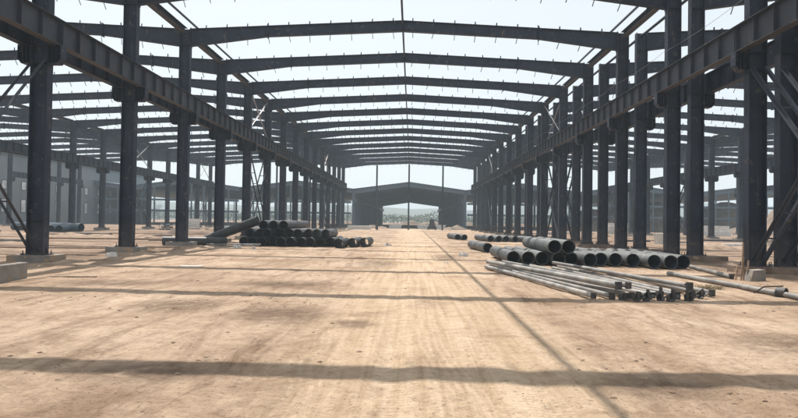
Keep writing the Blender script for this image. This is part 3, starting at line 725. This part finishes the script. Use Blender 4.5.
# pale stacks and blocks far down the hall and in the side bays
far = [('white_panel_stack', 4.2, 139, 6.0, 1.6, .9, 0, 'white', 'low white panel stack beyond the end frame, right of the ridge post'),
       ('white_panel_stack', -3.6, 140, 2.6, 1.6, .9, .1, 'white', 'small white panel stack beyond the end frame, left of the ridge post'),
       ('white_panel_stack', -9.6, 118, 4.2, 1.4, .7, 0, 'white', 'white panel stack at the far end of the left row'),
       ('white_panel_stack', 25.6, 52.5, 5.5, .8, .22, .05, 'white', 'low pale slabs lying on the ground in the right bay'),
       ('white_panel_stack', 22.2, 57.5, 1.4, 1.1, .9, .5, 'white', 'small pale block pile in the right bay behind the double row'),
       ('white_panel_stack', -35.5, 104, 2.4, 1.6, 1.5, .4, 'white', 'white sheet bundle in the left bay behind the third left column'),
       ('white_panel_stack', 27.2, 88, 2.8, 2.0, 1.8, .2, 'white', 'pale crate in the right bay between far columns'),
       ('white_panel_stack', -24, 96, 10, 1.4, .5, .03, 'white', 'long pale slab stack across the left bay behind the stack of black pipes'),
       ('white_panel_stack', 47, 104, 6, 2, 1.6, .1, 'white', 'pale slab stack in the outer right bay')]
for nm, x, y, sx, sy, sz, rz, m, lab in far:
    t = link(nm, None, None, (x, y, -.01), (0, 0, rz)); nl = 3
    for i in range(nl):
        b = MB(); o_ = rnd.uniform(-.03, .03)*sx; b.box(-sx/2 + o_, sx/2 + o_, -sy/2, sy/2, sz*i/nl + (.012*sz if i else 0), sz*(i+1)/nl); link('slab', b.mesh('slab', [M[m]]), t)
    tag(t, lab, 'slab stack')
# dark loader at the hall end
t = link('site_loader', None, None, (3.9, 127, 0)); 
def part(n, fn, m): b = MB(); fn(b); link(n, b.mesh(n, [M[m]]), t)
part('body', lambda b: (b.box(-.6, .6, -1.3, .9, .5, 1.15), b.box(-.5, .5, -1.2, -.2, 1.15, 1.35)), 'brown_grey')
part('cab', lambda b: b.box(-.45, .45, -.15, .75, 1.16, 2.05), 'dark')
part('bucket', lambda b: b.prism_xz([(-.75, .1), (.75, .1), (.75, .55), (-.75, .55)], 1.3, 1.7), 'dark')
for s in (-1, 1):
    part('arm', lambda b: b.bar((s*.5, .3, 1.0), (s*.5, 1.35, .45), .1, .14), 'brown_grey')
    for y in (-.8, .55): part('wheel', lambda b: b.tube((s*.6, y, .42), (s*.86, y, .42), .42, 16), 'dark')
tag(t, 'small brown loader parked beyond the end frame right of the track', 'loader')
boxthing('stub_post', -6.0, 113, .25, .25, 1.5, 0, 'dark', 'short dark stub post on the track near the end frame', 'post', z=-.02)

# ------------------------------------------------------------------ the roofed hall behind
t = link('far_hall', None, None, (0, 141, 0)); LEN = 138
edges = [-86.5, -62, -37.5, -12.85, 11.52, 36, 60, 84.5]
ee, rr_ = 8.5, 10.15
for x0, x1 in zip(edges, edges[1:]):
    xc = (x0+x1)/2
    b = MB()
    for xa, xb, za, zb in ((x0, xc-.0, ee, rr_), (xc, x1, rr_, ee)):
        b.prism_xz([(xa, za-.12), (xb, zb-.12), (xb, zb), (xa, za)], 0, LEN)
    link('roof', b.mesh('roof', [M['roof2']]), t)
    b = MB()
    for xa, xb, za, zb in ((x0+.3, xc-.01, ee, rr_), (xc+.01, x1-.3, rr_, ee)):
        b.prism_xz([(xa, za-1.1), (xb, zb-.9), (xb, zb-.125), (xa, za-.125)], .35, .55)
    link('end_rafter', b.mesh('end_rafter', [M['roof2']]), t)
    if x0 == -12.85:
        for q in range(1, 20):
            b = MB()
            for xa, xb, za, zb in ((x0+.32, xc-.01, ee, rr_), (xc+.01, x1-.32, rr_, ee)): b.prism_xz([(xa, za-.75), (xb, zb-.6), (xb, zb-.13), (xa, za-.13)], -.1, .1)
            link('inner_rafter', b.mesh('inner_rafter', [M['roof2']]), t, (0, 1.0 + q*7.15, 0))
        for q in range(10):
            b = MB(); xq = x0 + 1.4 + q*2.4; zq = rr_ - (rr_-ee)*abs(xq-xc)/12.18 - .22; b.box(xq-.05, xq+.05, .6, LEN-.8, zq-.06, zq+.06); link('roof_purlin', b.mesh('roof_purlin', [M['roof2']]), t)
    if x0 != -12.85:
        b = MB()
        for i in range(1, 9):
            x = x0 + (x1-x0)*i/9; zt = (ee + (rr_-ee)*(1-abs(x-xc)/((x1-x0)/2))) - .93; b.box(x-.16, x+.16, .38, .52, 0, zt)
        for z in (5.3, 2.9): b.box(x0+.4, x1-.4, .12, .3, z, z+.45)
        link('gable_framing', b.mesh('gable_framing', [M['roof2']]), t)
        b = MB()
        for i in range(1, 5):
            x = x0 + (x1-x0)*i/5; zt = (ee + (rr_-ee)*(1-abs(x-xc)/((x1-x0)/2))) - .93; b.box(x-.16, x+.16, LEN-.6, LEN-.4, 0, zt)
        link('rear_framing', b.mesh('rear_framing', [M['roof2']]), t)
b = MB(); b.box(-.3, .3, -.2, .2, 0, ee-.15); ME_fc = b.mesh('column', [M['roof2']])
for x in edges:
    ys = range(0, 20) if x in (-12.85, 11.52) else (range(1, 20, 2) if x in (-37.5, 36) else range(0, 20, 6))
    for i in ys: link('column', ME_fc, t, (x, 1.0 + i*7.15, 0))
for x, s in ((-12.85, 1), (11.52, -1)):
    b = MB(); b.box(-.2, .2, 0, LEN-1, 5.6, 6.4); link('crane_beam', b.mesh('crane_beam', [M['roof2']]), t, (x + s*.6, .5, 0))
tag(t, 'long dark roofed hall with open sides standing beyond the bare steel frame', 'building')

# left neighbouring warehouse
t = link('warehouse', None, None, (-70, 84, 0)); L = 88; H = 12.2
b = MB(); b.box(-30, 0, 0, L, -.05, H)
for i in range(int(L/.5)): b.box(.0, .04, i*.5, i*.5+.12, .6, H-.01)
link('wall', b.mesh('wall', [M['clad']]), t)
b = MB(); b.prism_xz([(-30.5, H+.003), (.5, H+.003), (.5, H+.25), (-15, H+1.6), (-30.5, H+.25)], -.4, L+.4); link('roof', b.mesh('roof', [M['roof2']]), t)
k = 0
for i in range(15):
    for z0, z1 in ((2.2, 4.4), (6.2, 7.6)):
        y = 3.5 + i*5.6
        f = MB(); f.box(.05, .11, y-.75, y+.75, z0-.1, z0); f.box(.05, .11, y-.75, y+.75, z1, z1+.1); f.box(.05, .11, y-.75, y-.65, z0, z1); f.box(.05, .11, y+.65, y+.75, z0, z1)
        fo = link('window', f.mesh('window', [M['dark']]), t)
        g = MB(); g.box(.05, .07, y-.65, y+.65, z0, z1); link('pane', g.mesh('pane', [M['glass']]), fo)
tag(t, 'long pale grey sheet clad warehouse with two rows of windows on the left', 'building')

# trees beyond
def tree_mesh(seed):
    r = random.Random(seed); tr = MB(); cr = MB(); H = r.uniform(8, 11)
    tr.tube((0, 0, -.2), (.1, 0, H*.55), .24, 8, r2=.1)
    blobs = []
    for i in range(9):
        a = r.random()*6.28; rad = r.uniform(.6, 2.6); z = H*r.uniform(.25, .92); c = Vector((rad*math.cos(a), rad*math.sin(a), z)); blobs.append((c, r.uniform(1.0, 1.9)))
        tr.tube((.05, 0, H*r.uniform(.25, .5)), c, .07, 5, r2=.02)
    for c, s in blobs:
        for _ in range(95):
            d = Vector((r.gauss(0, 1), r.gauss(0, 1), r.gauss(0, .8))); d.normalize(); p = c + d*s*r.random()**.4
            u = Vector((r.gauss(0, 1), r.gauss(0, 1), r.gauss(0, 1))).normalized()*r.uniform(.15, .34); v = u.cross(Vector((r.gauss(0, 1), r.gauss(0, 1), 1))).normalized()*r.uniform(.12, .26)
            cr.add([p-u, p-v*.8, p+u, p+v], [(0, 1, 2, 3)])
    return tr.mesh('trunk', [M['bark']]), cr.mesh('crown', [M['leaf']])
TM = [tree_mesh(i) for i in range(4)]
for i in range(170):
    x = rnd.uniform(-330, 330); y = rnd.uniform(430, 560)
    if -75 < x < 75: continue
    tm = TM[i % 4]; t = link('broadleaf_tree', None, None, (x, y, 0), (0, 0, rnd.random()*6)); s = rnd.uniform(.55, 1.0); t.scale = (s, s, s)
    link('trunk', tm[0], t); link('crown', tm[1], t)
    tag(t, 'hazy green tree in the distant belt behind the roofed hall', 'tree', 'distant trees behind the halls')
# far scrub and wood edge, one mass
b = MB(); r = random.Random(5)
for i in range(30000):
    x = r.uniform(-330, 330); y = r.uniform(400, 470); top = 3.0 + 4.5*max(0, noise.noise(Vector((x*.03, y*.02, 3))) + .35) + 1.5*noise.noise(Vector((x*.2, y*.1, 8)))
    z = max(.2, top) * r.random()**.6; c = Vector((x, y, z)); u = Vector((r.gauss(0, 1), r.gauss(0, 1), r.gauss(0, 1))).normalized()*r.uniform(.3, .75); v = u.cross(Vector((r.gauss(0, 1), r.gauss(0, 1), 1))).normalized()*r.uniform(.3, .65)
    b.add([c-u, c-v, c+u, c+v], [(0, 1, 2, 3)])
tag(link('far_wood', b.mesh('far_wood', [M['leaf']])), 'hazy belt of scrub and low wood beyond the roofed hall', 'wood', kind='stuff')
# hills
vs = []; fs = []; nn = 90; kk = 8
for i in range(nn+1):
    x = -1290 + 2580*i/nn
    for j in range(kk+1):
        y = 780 + j*60; e = math.sin(math.pi*j/kk); z = e*(28 + 16*noise.noise(Vector((x*.004, j*.15, 2))) + 6*noise.noise(Vector((x*.015, j*.6, 5)))) - .5
        vs.append((x, y, max(-.5, z)))
for i in range(nn):
    for j in range(kk): fs.append((i*(kk+1)+j, (i+1)*(kk+1)+j, (i+1)*(kk+1)+j+1, i*(kk+1)+j+1))
b = MB(); b.add(vs, fs, 0, True); structure(link('hills', b.mesh('hills', [M['hill']])))

# ------------------------------------------------------------------ haze
HAZE = .0008
if HAZE:
    b = MB(); b.box(-1310, 1310, -70, 1410, -1.6, 42)
    m = bpy.data.materials.new('haze_air'); m.use_nodes = True; nt = m.node_tree; nt.nodes.clear()
    out = nt.nodes.new('ShaderNodeOutputMaterial'); pv = nt.nodes.new('ShaderNodeVolumePrincipled')
    pv.inputs['Color'].default_value = (.72, .88, 1.0, 1); pv.inputs['Density'].default_value = HAZE; pv.inputs['Anisotropy'].default_value = .1
    nt.links.new(pv.outputs['Volume'], out.inputs['Volume'])
    hz = link('haze', b.mesh('haze', [m])); tag(hz, 'thin pale blue haze hanging in the air over the site', 'haze', kind='stuff')

# ------------------------------------------------------------------ light
sd = Vector((-.20, .648, 1.0)).normalized()      # towards the sun
el = math.asin(sd.z); az = math.atan2(sd.x, sd.y)   # azimuth clockwise from +Y
w = bpy.data.worlds.new('World'); S.world = w; w.use_nodes = True; nt = w.node_tree
bg = nt.nodes['Background']; sky = nt.nodes.new('ShaderNodeTexSky'); sky.sky_type = 'NISHITA'; sky.sun_disc = False
sky.sun_elevation = el; sky.sun_rotation = az; sky.altitude = 0; sky.air_density = 1.0; sky.dust_density = 3.0; sky.ozone_density = 1.5
hzm = nt.nodes.new('ShaderNodeMix'); hzm.data_type = 'RGBA'; hzm.inputs[0].default_value = .75     # milky, hazy sky
nt.links.new(sky.outputs[0], hzm.inputs[6]); hzm.inputs[7].default_value = (6.5, 6.9, 7.0, 1); nt.links.new(hzm.outputs[2], bg.inputs['Color']); bg.inputs['Strength'].default_value = .12
sl = bpy.data.lights.new('sun', 'SUN'); sl.energy = 5.0; sl.angle = math.radians(.5); sl.color = (1, .955, .885)
so = link('sun', sl); so.rotation_euler = sd.to_track_quat('Z', 'Y').to_euler(); so.location = (0, 0, 60)

# ------------------------------------------------------------------ camera
cam = bpy.data.cameras.new('camera'); cam.sensor_width = 36; cam.lens = 36*650/798; cam.clip_end = 4000; cam.clip_start = .1
co_ = link('camera', cam)
vy = Vector((13/650, -12/650, -1)).normalized()                # world +Y seen in camera axes
rl = .0145; vz = Vector((math.sin(rl), math.cos(rl), 0)); vz = (vz - vy*vz.dot(vy)).normalized(); vx = vy.cross(vz)
Rm = Matrix((vx, vy, vz))                                      # rows: world axes in camera coordinates
co_.matrix_world = Matrix.Translation((0, 0, 1.65)) @ Rm.to_4x4()
S.camera = co_

S.render.engine = 'CYCLES'
S.view_settings.view_transform = 'Standard'; S.view_settings.look = 'None'; S.view_settings.gamma = 1; S.view_settings.use_curve_mapping = False
S.view_settings.exposure = .27
S.cycles.volume_bounces = 1; S.cycles.max_bounces = 6
